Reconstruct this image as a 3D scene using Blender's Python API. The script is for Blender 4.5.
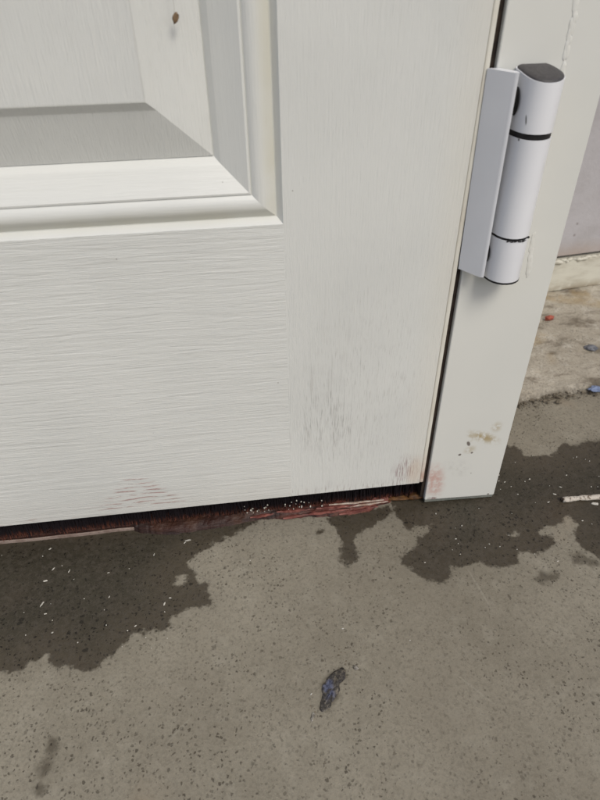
import bpy, bmesh, math, random
import numpy as np
from mathutils import Vector, Matrix, noise as mn

random.seed(7)
for o in list(bpy.data.objects):
    bpy.data.objects.remove(o)
S = bpy.context.scene
COL = S.collection

# ------------------------------------------------------------------ camera
cam_d = bpy.data.cameras.new('camera')
cam = bpy.data.objects.new('camera', cam_d)
COL.objects.link(cam)
Rv = Vector((0.9916760682841371, -0.12822940504174538, -0.01165312297864419))
Uv = Vector((0.08866933345194263, 0.614493225631568, 0.7839233540073283))
Fv = Vector((0.09336126015486085, 0.7784313041852511, -0.6207482418555412))
m = Matrix((Rv, Uv, -Fv)).transposed().to_4x4()
m.translation = Vector((-0.15765361605593747, -0.37669266879263735, 0.43941293209284027))
cam.matrix_world = m
cam_d.sensor_fit = 'VERTICAL'
cam_d.sensor_height = 36.0
cam_d.sensor_width = 27.0
cam_d.lens = 615.0111947589756 / 800 * 36
cam_d.clip_start = 0.01
cam_d.clip_end = 500
cam_d.dof.use_dof = True
cam_d.dof.focus_distance = 0.50
cam_d.dof.aperture_fstop = 11
S.camera = cam

# ------------------------------------------------------------------ sky and sun
SUN_EL, SUN_AZ = math.radians(50), math.radians(157)      # azimuth clockwise from +y
world = bpy.data.worlds.new('World')
S.world = world
world.use_nodes = True
wn = world.node_tree
for n in list(wn.nodes):
    wn.nodes.remove(n)
sky = wn.nodes.new('ShaderNodeTexSky')
sky.sky_type = 'NISHITA'
sky.sun_disc = False
sky.sun_elevation = SUN_EL
sky.sun_rotation = SUN_AZ
sky.air_density = 0.9
sky.dust_density = 3.0
sky.ozone_density = 0.6
bg = wn.nodes.new('ShaderNodeBackground')
bg.inputs['Strength'].default_value = 0.115
wo = wn.nodes.new('ShaderNodeOutputWorld')
wn.links.new(sky.outputs['Color'], bg.inputs['Color'])
wn.links.new(bg.outputs[0], wo.inputs['Surface'])
sl = bpy.data.lights.new('sun', 'SUN')
sl.energy = 1.3
sl.angle = math.radians(22)
sl.color = (0.99, 0.97, 0.88)
so = bpy.data.objects.new('sun', sl)
COL.objects.link(so)
sd = Vector((math.sin(SUN_AZ) * math.cos(SUN_EL), math.cos(SUN_AZ) * math.cos(SUN_EL), math.sin(SUN_EL)))
so.rotation_euler = sd.to_track_quat('Z', 'Y').to_euler()
so.location = (0, -1, 3)
S.view_settings.view_transform = 'Standard'
S.view_settings.look = 'None'
S.view_settings.gamma = 1.0
S.view_settings.use_curve_mapping = False
S.view_settings.exposure = 0.12

# ------------------------------------------------------------------ node helper
class Mat:
    def __init__(s, name, rough=0.5, spec=0.5):
        s.m = bpy.data.materials.new(name)
        s.m.use_nodes = True
        s.t = s.m.node_tree
        s.b = s.t.nodes['Principled BSDF']
        s.b.inputs['Roughness'].default_value = rough
        s.b.inputs['Specular IOR Level'].default_value = spec
        s.co = s.t.nodes.new('ShaderNodeTexCoord').outputs['Object']
    def put(s, sock, v):
        if isinstance(v, bpy.types.NodeSocket):
            s.t.links.new(v, sock)
        elif v is not None:
            if isinstance(v, tuple) and len(v) == 3 and sock.type == 'RGBA':
                v = v + (1,)
            sock.default_value = v
    def set(s, **k):
        for a, v in k.items():
            s.put(s.b.inputs[{'color': 'Base Color', 'rough': 'Roughness', 'spec': 'Specular IOR Level', 'normal': 'Normal', 'metal': 'Metallic'}[a]], v)
    def map(s, scale=(1, 1, 1), loc=(0, 0, 0), rot=(0, 0, 0), v=None):
        n = s.t.nodes.new('ShaderNodeMapping')
        s.put(n.inputs[0], v or s.co)
        n.inputs['Location'].default_value = loc
        n.inputs['Rotation'].default_value = rot
        n.inputs['Scale'].default_value = scale
        return n.outputs[0]
    def noise(s, v=None, scale=5, detail=3, rough=0.5, dist=0.0, col=False):
        n = s.t.nodes.new('ShaderNodeTexNoise')
        s.put(n.inputs['Vector'], v or s.co)
        n.inputs['Scale'].default_value = scale
        n.inputs['Detail'].default_value = detail
        n.inputs['Roughness'].default_value = rough
        n.inputs['Distortion'].default_value = dist
        return n.outputs['Color' if col else 'Fac']
    def vor(s, v=None, scale=5, rnd=1.0):
        n = s.t.nodes.new('ShaderNodeTexVoronoi')
        s.put(n.inputs['Vector'], v or s.co)
        n.inputs['Scale'].default_value = scale
        n.inputs['Randomness'].default_value = rnd
        return n.outputs['Distance'], n.outputs['Color']
    def ma(s, op, a, b=0.0, c=None, clamp=False):
        n = s.t.nodes.new('ShaderNodeMath')
        n.operation = op
        n.use_clamp = clamp
        s.put(n.inputs[0], a)
        s.put(n.inputs[1], b)
        if c is not None:
            s.put(n.inputs[2], c)
        return n.outputs[0]
    def rng(s, v, a, b, c=0.0, d=1.0, smooth=True):
        n = s.t.nodes.new('ShaderNodeMapRange')
        if smooth:
            n.interpolation_type = 'SMOOTHSTEP'
        s.put(n.inputs[0], v)
        for i, x in enumerate((a, b, c, d)):
            s.put(n.inputs[i + 1], x)
        return n.outputs[0]
    def mix(s, f, a, b, mode='MIX'):
        n = s.t.nodes.new('ShaderNodeMix')
        n.data_type = 'RGBA'
        n.blend_type = mode
        n.clamp_factor = True
        s.put(n.inputs[0], f)
        s.put(n.inputs[6], a)
        s.put(n.inputs[7], b)
        return n.outputs[2]
    def sep(s, v=None):
        n = s.t.nodes.new('ShaderNodeSeparateXYZ')
        s.put(n.inputs[0], v or s.co)
        return n.outputs
    def vadd(s, a, b, k):
        n = s.t.nodes.new('ShaderNodeVectorMath')
        n.operation = 'MULTIPLY_ADD'
        s.put(n.inputs[0], b)
        n.inputs[1].default_value = (k, k, k)
        s.put(n.inputs[2], a)
        return n.outputs[0]
    def length(s, v):
        n = s.t.nodes.new('ShaderNodeVectorMath')
        n.operation = 'LENGTH'
        s.put(n.inputs[0], v)
        return n.outputs['Value']
    def attr(s, name):
        n = s.t.nodes.new('ShaderNodeAttribute')
        n.attribute_name = name
        return n.outputs['Fac']
    def bump(s, h, dist=0.001, strength=1.0, normal=None):
        n = s.t.nodes.new('ShaderNodeBump')
        n.inputs['Strength'].default_value = strength
        n.inputs['Distance'].default_value = dist
        s.put(n.inputs['Height'], h)
        if normal is not None:
            s.put(n.inputs['Normal'], normal)
        return n.outputs[0]
    def spot(s, cx, cz, rx, rz, rot=0.0, v=None, lo=1.0, hi=0.3):
        """soft elliptical mask in the x-z plane"""
        a = s.map((1, 0, 1), (-cx, 0, -cz), v=v)
        a = s.map((1, 1, 1), (0, 0, 0), (0, rot, 0), v=a)
        a = s.map((1 / rx, 0, 1 / rz), v=a)
        return s.rng(s.length(a), lo, hi)

# ------------------------------------------------------------------ object helper
def tag(o, label=None, cat=None, group=None, kind=None):
    if label: o['label'] = label
    if cat: o['category'] = cat
    if group: o['group'] = group
    if kind: o['kind'] = kind
    return o

def thing(name, label, cat, loc, group=None):
    o = bpy.data.objects.new(name, None)
    o.empty_display_size = 0.02
    COL.objects.link(o)
    o.location = loc
    return tag(o, label, cat, group)

def base_of(parent):
    v = Vector((0, 0, 0))
    while parent:
        v += parent.location
        parent = parent.parent
    return v

def obj(name, bm, mat, parent=None, smooth=False, loc=None):
    """bm holds world coordinates; they are moved to the parent's (or the given) origin"""
    off = base_of(parent) if parent else Vector((0, 0, 0))
    if loc is not None and parent is None:
        off = Vector(loc)
    bmesh.ops.translate(bm, verts=bm.verts, vec=-off)
    bmesh.ops.recalc_face_normals(bm, faces=bm.faces)
    me = bpy.data.meshes.new(name)
    bm.to_mesh(me)
    bm.free()
    o = bpy.data.objects.new(name, me)
    COL.objects.link(o)
    if loc is not None and parent is None:
        o.location = loc
    if parent:
        o.parent = parent
    if smooth:
        for p in me.polygons:
            p.use_smooth = True
    if mat:
        me.materials.append(mat)
    return o

def sharp(o, deg=35):
    me = o.data
    bm = bmesh.new()
    bm.from_mesh(me)
    for e in bm.edges:
        e.smooth = not (len(e.link_faces) == 2 and e.calc_face_angle(0) > math.radians(deg))
    for f in bm.faces:
        f.smooth = True
    bm.to_mesh(me)
    bm.free()
    w = o.modifiers.new('weighted', 'WEIGHTED_NORMAL')
    w.keep_sharp = True
    w.weight = 80
    return o

def box(x0, x1, y0, y1, z0, z1, bev=0.0, seg=2, bm=None):
    bm = bm or bmesh.new()
    r = bmesh.ops.create_cube(bm, size=1)
    for v in r['verts']:
        v.co = Vector((x0 + (v.co.x + .5) * (x1 - x0), y0 + (v.co.y + .5) * (y1 - y0), z0 + (v.co.z + .5) * (z1 - z0)))
    if bev:
        es = list({e for v in r['verts'] for e in v.link_edges})
        bmesh.ops.bevel(bm, geom=es, offset=bev, segments=seg, affect='EDGES', profile=0.5)
    return bm

def prism(poly, z0, z1, bev=0.0, seg=3, zf=None):
    """closed polygon in x-y drawn up from z0 to z1"""
    bm = bmesh.new()
    lo = [bm.verts.new((x, y, z0)) for x, y in poly]
    hi = [bm.verts.new((x, y, zf(x, y) if zf else z1)) for x, y in poly]
    n = len(poly)
    bm.faces.new(lo[::-1])
    top = bm.faces.new(hi)
    for i in range(n):
        bm.faces.new((lo[i], lo[(i + 1) % n], hi[(i + 1) % n], hi[i]))
    if bev:
        es = [e for e in bm.edges if len(e.link_faces) == 2 and e.calc_face_angle(0) > math.radians(50)]
        bmesh.ops.bevel(bm, geom=es, offset=bev, segments=seg, affect='EDGES', profile=0.5)
    return bm

def lump(bm, c, r, seed, sub=1, rough=0.35):
    q = bmesh.ops.create_icosphere(bm, subdivisions=sub, radius=1)
    for v in q['verts']:
        k = 1 + rough * mn.noise(v.co * 1.3 + Vector((seed * 3.1, seed * 1.7, seed)))
        v.co = Vector((c[0] + v.co.x * r[0] * k, c[1] + v.co.y * r[1] * k, c[2] + v.co.z * r[2] * k))
    return bm

# ------------------------------------------------------------------ materials
def door_paint(name, vertical=True, plain=False):
    M = Mat(name, 0.42, 0.4)
    if vertical:
        g1 = M.noise(M.map((1500, 300, 75)), 1, 3, 0.65, 0.15)
        g2 = M.noise(M.map((420, 200, 16)), 1, 5, 0.68, 0.3)
    else:
        g1 = M.noise(M.map((60, 300, 1000)), 1, 4, 0.68, 0.2)
        g2 = M.noise(M.map((14, 120, 250)), 1, 4, 0.6, 0.8)
    if vertical:
        h = M.ma('ADD', M.ma('MULTIPLY', g1, 0.6), M.ma('MULTIPLY', g2, 0.55))
        tick = M.rng(g1, 0.60, 0.72)
    else:
        h = M.ma('ADD', M.ma('MULTIPLY', g1, 0.42), M.ma('MULTIPLY', g2, 0.85))
        tick = M.rng(g2, 0.62, 0.75)
    big = M.noise(scale=9, detail=4)
    col = M.mix(M.rng(big, 0.35, 0.7), (0.672, 0.676, 0.640), (0.632, 0.637, 0.604))
    # grime sitting in the low grain
    col = M.mix(M.ma('MULTIPLY', tick, 0.13), col, (0.36, 0.35, 0.32))
    # specks
    d, c = M.vor(scale=70)
    sp = M.ma('MULTIPLY', M.rng(d, 0.055, 0.02), M.rng(M.sep(c)[0], 0.90, 0.93))
    col = M.mix(M.ma('MULTIPLY', sp, 0.55), col, (0.16, 0.13, 0.11))
    return M, col, h, g1, g2, tick

def finish(M, col, h, dist=0.0005, strength=0.8):
    rg = M.rng(M.noise(scale=40, detail=3), 0.3, 0.7, 0.36, 0.52)
    M.set(color=col, normal=M.bump(h, dist, strength), rough=rg)
    return M.m

# hinge stile: fine upright grain, dirty low down
M, col, h, g1, g2, tick = door_paint('stile_paint', True)
dirt = M.spot(-0.092, 0.112, 0.030, 0.050, 0.1)
col = M.mix(M.ma('MULTIPLY', dirt, M.ma('MULTIPLY', M.rng(g1, 0.46, 0.64, 0, 0.6), M.rng(g2, 0.42, 0.60, 0.15, 1.0))), col, (0.24, 0.23, 0.215))
d2 = M.spot(-0.060, 0.14, 0.075, 0.13)
col = M.mix(M.ma('MULTIPLY', d2, M.rng(g1, 0.52, 0.68, 0, 0.35)), col, (0.32, 0.30, 0.27))
d5 = M.spot(-0.085, 0.10, 0.05, 0.16)
col = M.mix(M.ma('MULTIPLY', d5, M.rng(g2, 0.54, 0.70, 0, 0.35)), col, (0.34, 0.325, 0.30))
d3 = M.spot(-0.018, 0.050, 0.017, 0.022)
col = M.mix(M.ma('MULTIPLY', d3, M.rng(g1, 0.46, 0.60, 0, 0.8)), col, (0.23, 0.11, 0.12))
d4 = M.spot(-0.009, 0.045, 0.010, 0.025)
col = M.mix(M.ma('MULTIPLY', d4, 0.35), col, (0.60, 0.42, 0.28))
edge_dirt = M.ma('MULTIPLY', M.rng(M.sep()[2], 0.046, 0.030), M.rng(g1, 0.5, 0.66))
col = M.mix(M.ma('MULTIPLY', edge_dirt, 0.55), col, (0.20, 0.13, 0.12))
warm = M.ma('MULTIPLY', M.rng(M.sep()[0], -0.03, -0.004), 0.3)
col = M.mix(warm, col, (0.70, 0.66, 0.56))
MAT_STILE = finish(M, col, h, 0.0006, 0.85)

# bottom rail: lying grain with red scuffs
M, col, h, g1, g2, tick = door_paint('rail_paint', False)
x, y, z = M.sep()
half = M.ma('ADD', M.ma('MULTIPLY', M.ma('SUBTRACT', 0.074, z), 0.85), 0.007)
inside = M.rng(M.ma('SUBTRACT', M.ma('ABSOLUTE', M.ma('ADD', x, 0.252)), half), 0.004, -0.005)
inside = M.ma('MULTIPLY', inside, M.ma('MULTIPLY', M.rng(z, 0.075, 0.072), M.rng(z, 0.035, 0.039)))
wz = M.ma('ADD', z, M.ma('MULTIPLY', M.ma('SUBTRACT', M.noise(M.map((35, 1, 120)), 1, 4), 0.5), 0.0060))
line = M.rng(M.ma('SINE', M.ma('MULTIPLY', wz, 2 * math.pi / 0.0046)), 0.30, 0.95)
brk = M.rng(M.noise(M.map((70, 1, 330)), 1, 4, 0.65), 0.42, 0.58)
sc = M.ma('MULTIPLY', M.ma('MULTIPLY', inside, line), brk)
col = M.mix(M.ma('MULTIPLY', sc, 0.7), col, (0.27, 0.085, 0.075))
low = M.ma('MULTIPLY', M.rng(z, 0.055, 0.031), M.rng(M.noise(M.map((30, 1, 300)), 1, 4, 0.6), 0.58, 0.70))
col = M.mix(M.ma('MULTIPLY', low, 0.4), col, (0.30, 0.15, 0.12))
col = M.mix(M.ma('MULTIPLY', M.rng(z, 0.075, 0.03), 0.14), col, (0.45, 0.40, 0.33))
MAT_RAIL = finish(M, col, h, 0.0010, 0.8)

# raised panel
M, col, h, g1, g2, tick = door_paint('panel_paint', True)
MAT_PANEL = finish(M, col, h, 0.0009, 0.8)

def moulding_paint(name, vertical):
    M, col, h, g1, g2, tick = door_paint(name, vertical)
    a = M.attr('groove')
    stain = M.ma('MULTIPLY', a, M.rng(M.noise(scale=22, detail=3), 0.25, 0.6, 0.35, 1.0))
    col = M.mix(M.ma('MULTIPLY', stain, 0.5), col, (0.57, 0.545, 0.43))
    return finish(M, col, h, 0.0004, 0.7)
MAT_MOULD_V = moulding_paint('moulding_paint_upright', True)
MAT_MOULD_H = moulding_paint('moulding_paint_lying', False)

# smooth uPVC jamb
M = Mat('jamb_plastic', 0.38, 0.45)
JOFF = (0.038, 0.036, 0.0)
wc = M.map((1, 1, 1), JOFF)                      # back to place coordinates
big = M.noise(wc, 7, 3)
col = M.mix(M.rng(big, 0.35, 0.7), (0.675, 0.673, 0.625), (0.638, 0.638, 0.595))
rag = M.noise(wc, 160, 4, 0.65)
st = M.spot(0.0105, 0.030, 0.013, 0.030, 0.12, wc, 1.0, 0.2)
col = M.mix(M.ma('MULTIPLY', st, M.rng(rag, 0.34, 0.60, 0.12, 0.7)), col, (0.50, 0.25, 0.20))
st = M.spot(0.011, 0.0075, 0.006, 0.0022, 0, wc)
col = M.mix(M.ma('MULTIPLY', st, M.rng(rag, 0.35, 0.55)), col, (0.12, 0.03, 0.03))
for cx, cz, rx, rz, ro, k in ((0.049, 0.079, 0.022, 0.0075, -0.45, 1.0), (0.038, 0.066, 0.008, 0.006, 0.4, 0.55), (0.058, 0.090, 0.007, 0.008, 0.2, 0.6), (0.036, 0.082, 0.004, 0.010, 0.3, 0.45)):
    st = M.spot(cx, cz, rx, rz, ro, wc, 1.0, 0.1)
    col = M.mix(M.ma('MULTIPLY', M.ma('MULTIPLY', st, k), M.rng(rag, 0.38, 0.54)), col, (0.40, 0.325, 0.19))
for cx, cz, r in ((0.0355, 0.0735, 0.0017), (0.0295, 0.061, 0.0016), (0.0405, 0.062, 0.0013), (0.066, 0.005, 0.0012), (0.044, 0.036, 0.0006)):
    st = M.spot(cx, cz, r, r * (2.0 if cx < 0.036 and cz > 0.07 else 0.9), 0.4, wc, 1.1, 0.6)
    col = M.mix(M.ma('MULTIPLY', st, 0.85), col, (0.09, 0.065, 0.05))
d, c = M.vor(wc, 45)
sp = M.ma('MULTIPLY', M.rng(d, 0.04, 0.015), M.rng(M.sep(c)[0], 0.86, 0.9))
col = M.mix(M.ma('MULTIPLY', sp, 0.6), col, (0.2, 0.17, 0.14))
sm = M.ma('MULTIPLY', M.spot(0.030, 0.045, 0.020, 0.012, -0.6, wc), M.rng(rag, 0.4, 0.7, 0, 0.35))
col = M.mix(sm, col, (0.42, 0.40, 0.37))
M.set(color=col, normal=M.bump(M.noise(wc, 60, 3), 0.0004, 0.25), rough=M.rng(M.noise(wc, 30, 3), 0.3, 0.7, 0.3, 0.45))
MAT_JAMB = M.m

M = Mat('edge_strip_plastic', 0.45, 0.4)
zc = M.sep()[2]
col = M.mix(M.rng(M.noise(scale=30, detail=4), 0.4, 0.7), (0.69, 0.67, 0.59), (0.62, 0.58, 0.49))
col = M.mix(M.ma('MULTIPLY', M.rng(zc, 0.075, 0.03), M.rng(M.noise(scale=90, detail=3), 0.35, 0.6, 0.2, 0.8)), col, (0.46, 0.27, 0.20))
M.set(color=col)
MAT_EDGE = M.m

def simple(name, c1, c2, rough=0.5, spec=0.5, scale=60, dist=0.0002, strength=0.4, metal=0.0):
    M = Mat(name, rough, spec)
    n = M.noise(scale=scale, detail=4, rough=0.6)
    M.set(color=M.mix(M.rng(n, 0.35, 0.65), c1, c2), normal=M.bump(n, dist, strength), metal=metal)
    return M.m

M = Mat('hinge_coat', 0.33, 0.5)
n1 = M.noise(scale=25, detail=3)
col = M.mix(M.rng(n1, 0.35, 0.7), (0.745, 0.75, 0.768), (0.71, 0.715, 0.735))
d, c = M.vor(scale=160)
sp = M.ma('MULTIPLY', M.rng(d, 0.06, 0.02), M.rng(M.sep(c)[0], 0.93, 0.95))
col = M.mix(M.ma('MULTIPLY', sp, 0.5), col, (0.25, 0.22, 0.2))
for cx, cz, rx, rz, ro in ((-0.00113, 0.10437, 0.0004, 0.0034, 0.12), (-0.00225, 0.09317, 0.0004, 0.0011, 0.0)):
    st = M.spot(cx, cz, rx, rz, ro, None, 1.0, 0.5)
    front = M.rng(M.sep()[1], -0.014, -0.016)
    col = M.mix(M.ma('MULTIPLY', st, M.ma('MULTIPLY', front, 0.85)), col, (0.05, 0.045, 0.04))
gr = M.ma('MULTIPLY', M.rng(M.sep()[0], 0.012, 0.018), M.rng(M.noise(scale=70, detail=4), 0.45, 0.7, 0, 0.35))
col = M.mix(gr, col, (0.56, 0.54, 0.49))
M.set(color=col, normal=M.bump(M.noise(scale=900, detail=2), 0.00006, 0.35))
MAT_HINGE = M.m
MAT_CAP = simple('dark_cap_plastic', (0.045, 0.042, 0.042), (0.065, 0.06, 0.06), 0.5, 0.4, 500, 0.0001, 0.4)
MAT_BLACK = simple('black_plastic', (0.008, 0.008, 0.009), (0.016, 0.014, 0.014), 0.5, 0.35, 300)
MAT_GASKET = simple('brown_black_gasket', (0.018, 0.012, 0.009), (0.04, 0.028, 0.02), 0.75, 0.25, 120)
MAT_CAPEND = simple('grey_green_end_cap', (0.12, 0.13, 0.115), (0.21, 0.215, 0.19), 0.6, 0.3, 80)
MAT_SEAL = simple('sealant_white', (0.68, 0.675, 0.63), (0.66, 0.655, 0.605), 0.4, 0.45, 200)

# bristles: black with red dust towards the tips
M = Mat('brush_bristles', 0.8, 0.2)
z = M.sep()[2]
r = M.noise(M.map((420, 420, 10)), 1, 2)
k = M.ma('MULTIPLY', M.rng(z, 0.0115, 0.004), M.rng(r, 0.36, 0.62))
col = M.mix(k, (0.010, 0.007, 0.009), (0.15, 0.052, 0.032))
M.set(color=col)
MAT_BRISTLE = M.m

# red painted, soaked sill
M = Mat('red_sill_paint', 0.55, 0.4)
n1 = M.noise(M.map((40, 140, 140)), 1, 5, 0.65)
n2 = M.noise(scale=35, detail=3)
col = M.mix(M.rng(n1, 0.36, 0.66), (0.020, 0.008, 0.006), (0.066, 0.022, 0.014))
col = M.mix(M.rng(n2, 0.54, 0.70, 0, 0.5), col, (0.14, 0.058, 0.028))
x = M.sep()[0]
pink = M.ma('MULTIPLY', M.rng(x, 0.10, 0.22), M.rng(n1, 0.40, 0.6))
col = M.mix(M.ma('MULTIPLY', pink, 0.6), col, (0.25, 0.075, 0.055))
soak = M.rng(x, 0.14, 0.08, 0, 0.55)
col = M.mix(soak, col, (0.022, 0.011, 0.008))
M.set(color=col, normal=M.bump(n1, 0.0022, 0.8))
MAT_SILL = M.m
MAT_FLAKE = simple('red_flake_paint', (0.10, 0.026, 0.020), (0.24, 0.085, 0.065), 0.55, 0.4, 130, 0.0005, 0.7)
MAT_SPLINTER = simple('bare_splinter_wood', (0.30, 0.20, 0.15), (0.46, 0.40, 0.34), 0.7, 0.3, 200, 0.0004, 0.6)
MAT_OCHRE = simple('ochre_filler', (0.13, 0.06, 0.018), (0.05, 0.025, 0.012), 0.65, 0.3, 150, 0.0006, 0.7)
MAT_SILLWOOD = simple('dark_soaked_wood', (0.028, 0.012, 0.009), (0.06, 0.026, 0.018), 0.7, 0.3, 90, 0.001, 0.6)
MAT_LIP = simple('pale_sill_lip', (0.30, 0.235, 0.20), (0.20, 0.145, 0.12), 0.5, 0.4, 120, 0.0004, 0.5)

# concrete with damp areas; the damp outline comes from the mesh attribute 'damp_dist' (metres, negative inside)
def concrete(name, rough_strip=False):
    M = Mat(name, 0.9, 0.25)
    wob = M.noise(scale=60, detail=3, col=True)
    wv = M.vadd(M.vadd(M.co, wob, 0.006), M.noise(scale=520, detail=2, col=True), 0.0026)
    big = M.noise(scale=7, detail=5, rough=0.6)
    mid = M.noise(scale=45, detail=5, rough=0.65)
    fine = M.noise(scale=420, detail=4, rough=0.7)
    grit = M.noise(scale=1300, detail=2, rough=0.6)
    if rough_strip:
        a, b_, c_ = (0.44, 0.40, 0.325), (0.31, 0.275, 0.215), (0.54, 0.505, 0.43)
    else:
        a, b_, c_ = (0.270, 0.244, 0.190), (0.208, 0.186, 0.142), (0.295, 0.270, 0.214)
    col = M.mix(M.rng(big, 0.35, 0.68), a, b_)
    col = M.mix(M.rng(mid, 0.48, 0.72, 0, 0.7), col, c_)
    col = M.mix(M.rng(fine, 0.44, 0.68, 0, 0.52), col, tuple(q * 0.66 for q in b_))
    col = M.mix(M.rng(grit, 0.56, 0.74, 0, 0.42), col, tuple(q * 1.35 for q in c_))
    # pits and dark grains of three sizes
    pit = None
    for sc_, r0, thr, sq in ((125, 0.085, 0.72, 0.8), (230, 0.19, 0.52, 1.3), (400, 0.33, 0.40, 1.0)):
        d, c = M.vor(M.map((sq, 1 / sq, 1), v=wv), sc_)
        rr = M.sep(c)
        rad = M.ma('MULTIPLY', M.rng(rr[0], thr, 1.0, 0.0, 1.0, False), r0 * 1.4)
        q = M.rng(M.ma('SUBTRACT', rad, d), 0.0, 0.05)
        q = M.ma('MULTIPLY', q, M.ma('MULTIPLY_ADD', rr[1], 0.5, 0.5))
        pit = q if pit is None else M.ma('MAXIMUM', pit, q)
    dens = M.rng(M.noise(scale=13, detail=3), 0.34, 0.6, 0.35, 1.0)
    pit = M.ma('MULTIPLY', pit, dens)
    h = M.ma('SUBTRACT', M.ma('ADD', M.ma('MULTIPLY', fine, 0.5), M.ma('MULTIPLY', grit, 0.15)), M.ma('MULTIPLY', pit, 0.8))
    if rough_strip:
        dn = M.noise(M.map((22, 45, 30)), 1, 5, 0.65)
        col = M.mix(M.rng(dn, 0.50, 0.68, 0, 0.85), col, (0.145, 0.118, 0.085))
        oc = M.noise(scale=16, detail=4)
        col = M.mix(M.rng(oc, 0.56, 0.70, 0, 0.6), col, (0.34, 0.25, 0.13))
        near = M.rng(M.attr('edge_dist'), 0.016, 0.0)
        col = M.mix(M.ma('MULTIPLY', near, M.rng(M.noise(scale=150, detail=3), 0.3, 0.6, 0.3, 1.0)), col, (0.10, 0.085, 0.065))
        col = M.mix(M.ma('MULTIPLY', pit, 0.6), col, (0.07, 0.06, 0.048))
        M.set(color=col, normal=M.bump(M.ma('ADD', h, mid), 0.0016, 0.8))
        return M.m
    col = M.mix(M.ma('MULTIPLY', pit, 0.85), col, (0.052, 0.042, 0.030))
    tone = M.noise(M.map((1, 0.6, 1), rot=(0, 0, 0.5)), 4.5, 4, 0.6)
    col = M.mix(M.rng(tone, 0.42, 0.66, 0, 0.35), col, (0.135, 0.115, 0.085))
    col = M.mix(M.rng(M.noise(scale=28, detail=4, rough=0.65), 0.54, 0.72, 0, 0.35), col, (0.32, 0.295, 0.235))
    # rusty tint here and there
    oc = M.noise(scale=11, detail=3)
    col = M.mix(M.rng(oc, 0.60, 0.78, 0, 0.35), col, (0.22, 0.16, 0.10))
    # long faint trowel scratches
    for k, (cx, cy, L, ro) in enumerate(((0.0235, -0.095, 0.028, 1.42), (-0.010, -0.175, 0.020, 0.9), (-0.22, -0.175, 0.014, 2.4))):
        a = M.map((1, 1, 0), (-cx, -cy, 0))
        a = M.map(rot=(0, 0, ro), v=a)
        a = M.map((1 / L, 1 / 0.0012, 0), v=a)
        s_ = M.ma('MULTIPLY', M.rng(M.length(a), 1.0, 0.4), 0.28)
        col = M.mix(s_, col, (0.33, 0.31, 0.25))
    # damp
    wn1 = M.noise(scale=110, detail=4, rough=0.6)
    wn2 = M.noise(scale=380, detail=3, rough=0.6)
    sdv = M.ma('ADD', M.attr('damp_dist'), M.ma('MULTIPLY', M.ma('SUBTRACT', wn1, 0.5), 0.016))
    sdv = M.ma('ADD', sdv, M.ma('MULTIPLY', M.ma('SUBTRACT', wn2, 0.5), 0.0045))
    wet = M.rng(sdv, 0.0018, -0.0022)
    core = M.rng(sdv, -0.004, -0.045)
    tide = M.ma('MULTIPLY', M.rng(sdv, 0.012, 0.002), 0.12)
    col = M.mix(tide, col, (0.13, 0.115, 0.09))
    soft = M.rng(M.ma('ADD', M.attr('soft_dist'), M.ma('MULTIPLY', M.ma('SUBTRACT', wn1, 0.5), 0.016)), 0.003, -0.004, 0, 0.75)
    wetc = M.mix(core, (0.29, 0.265, 0.235), (0.190, 0.182, 0.160))
    wcol = M.mix(1.0, col, wetc, 'MULTIPLY')
    wcol = M.mix(M.ma('MULTIPLY', pit, 0.9), wcol, (0.009, 0.007, 0.005))
    stains = M.noise(scale=24, detail=4)
    wcol = M.mix(M.rng(stains, 0.50, 0.72, 0, 0.35), wcol, (0.070, 0.054, 0.038))
    wcol = M.mix(M.rng(M.noise(scale=260, detail=4, rough=0.7), 0.42, 0.66, 0, 0.55), wcol, (0.078, 0.066, 0.051))
    d, c = M.vor(M.map((0.9, 1.1, 1), v=wv), 165)
    coarse = M.ma('MULTIPLY', M.rng(M.ma('SUBTRACT', M.ma('MULTIPLY', M.sep(c)[0], 0.36), d), 0.02, 0.10), M.rng(M.noise(scale=16, detail=3), 0.42, 0.58))
    wcol = M.mix(M.ma('MULTIPLY', coarse, 0.75), wcol, (0.012, 0.010, 0.007))
    tot = M.ma('MAXIMUM', wet, soft)
    col = M.mix(tot, col, wcol)
    rg = M.mix(wet, (0.92, 0.92, 0.92), (0.42, 0.42, 0.42))
    M.set(color=col, normal=M.bump(h, 0.0011, 0.75), rough=rg)
    return M.m
MAT_GROUND = concrete('concrete_damp')
MAT_STRIP = concrete('concrete_rough', True)

M = Mat('render_wall', 0.85, 0.25)
n1 = M.noise(scale=14, detail=5, rough=0.6)
n2 = M.noise(scale=160, detail=4, rough=0.6)
col = M.mix(M.rng(n1, 0.35, 0.7), (0.455, 0.44, 0.45), (0.39, 0.372, 0.375))
d, c = M.vor(scale=60)
sp = M.ma('MULTIPLY', M.rng(d, 0.16, 0.06), M.rng(M.sep(c)[0], 0.72, 0.85))
col = M.mix(M.ma('MULTIPLY', sp, 0.6), col, (0.20, 0.17, 0.16))
zl = M.rng(M.sep()[2], 0.085, 0.058)
col = M.mix(M.ma('MULTIPLY', zl, M.rng(n1, 0.3, 0.6, 0.2, 0.8)), col, (0.38, 0.31, 0.26))
M.set(color=col, normal=M.bump(n2, 0.0012, 0.5))
MAT_WALL = M.m
M = Mat('skirting_paint', 0.6, 0.3)
n1 = M.noise(M.map((12, 60, 50)), 1, 5, 0.65)
col = M.mix(M.rng(n1, 0.42, 0.7), (0.60, 0.585, 0.50), (0.43, 0.40, 0.325))
zl = M.rng(M.sep()[2], 0.022, 0.002)
col = M.mix(M.ma('MULTIPLY', zl, M.rng(M.noise(scale=50, detail=4), 0.35, 0.6)), col, (0.28, 0.23, 0.16))
M.set(color=col, normal=M.bump(M.noise(scale=90, detail=4), 0.0015, 0.5))
MAT_SKIRT = M.m
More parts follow.
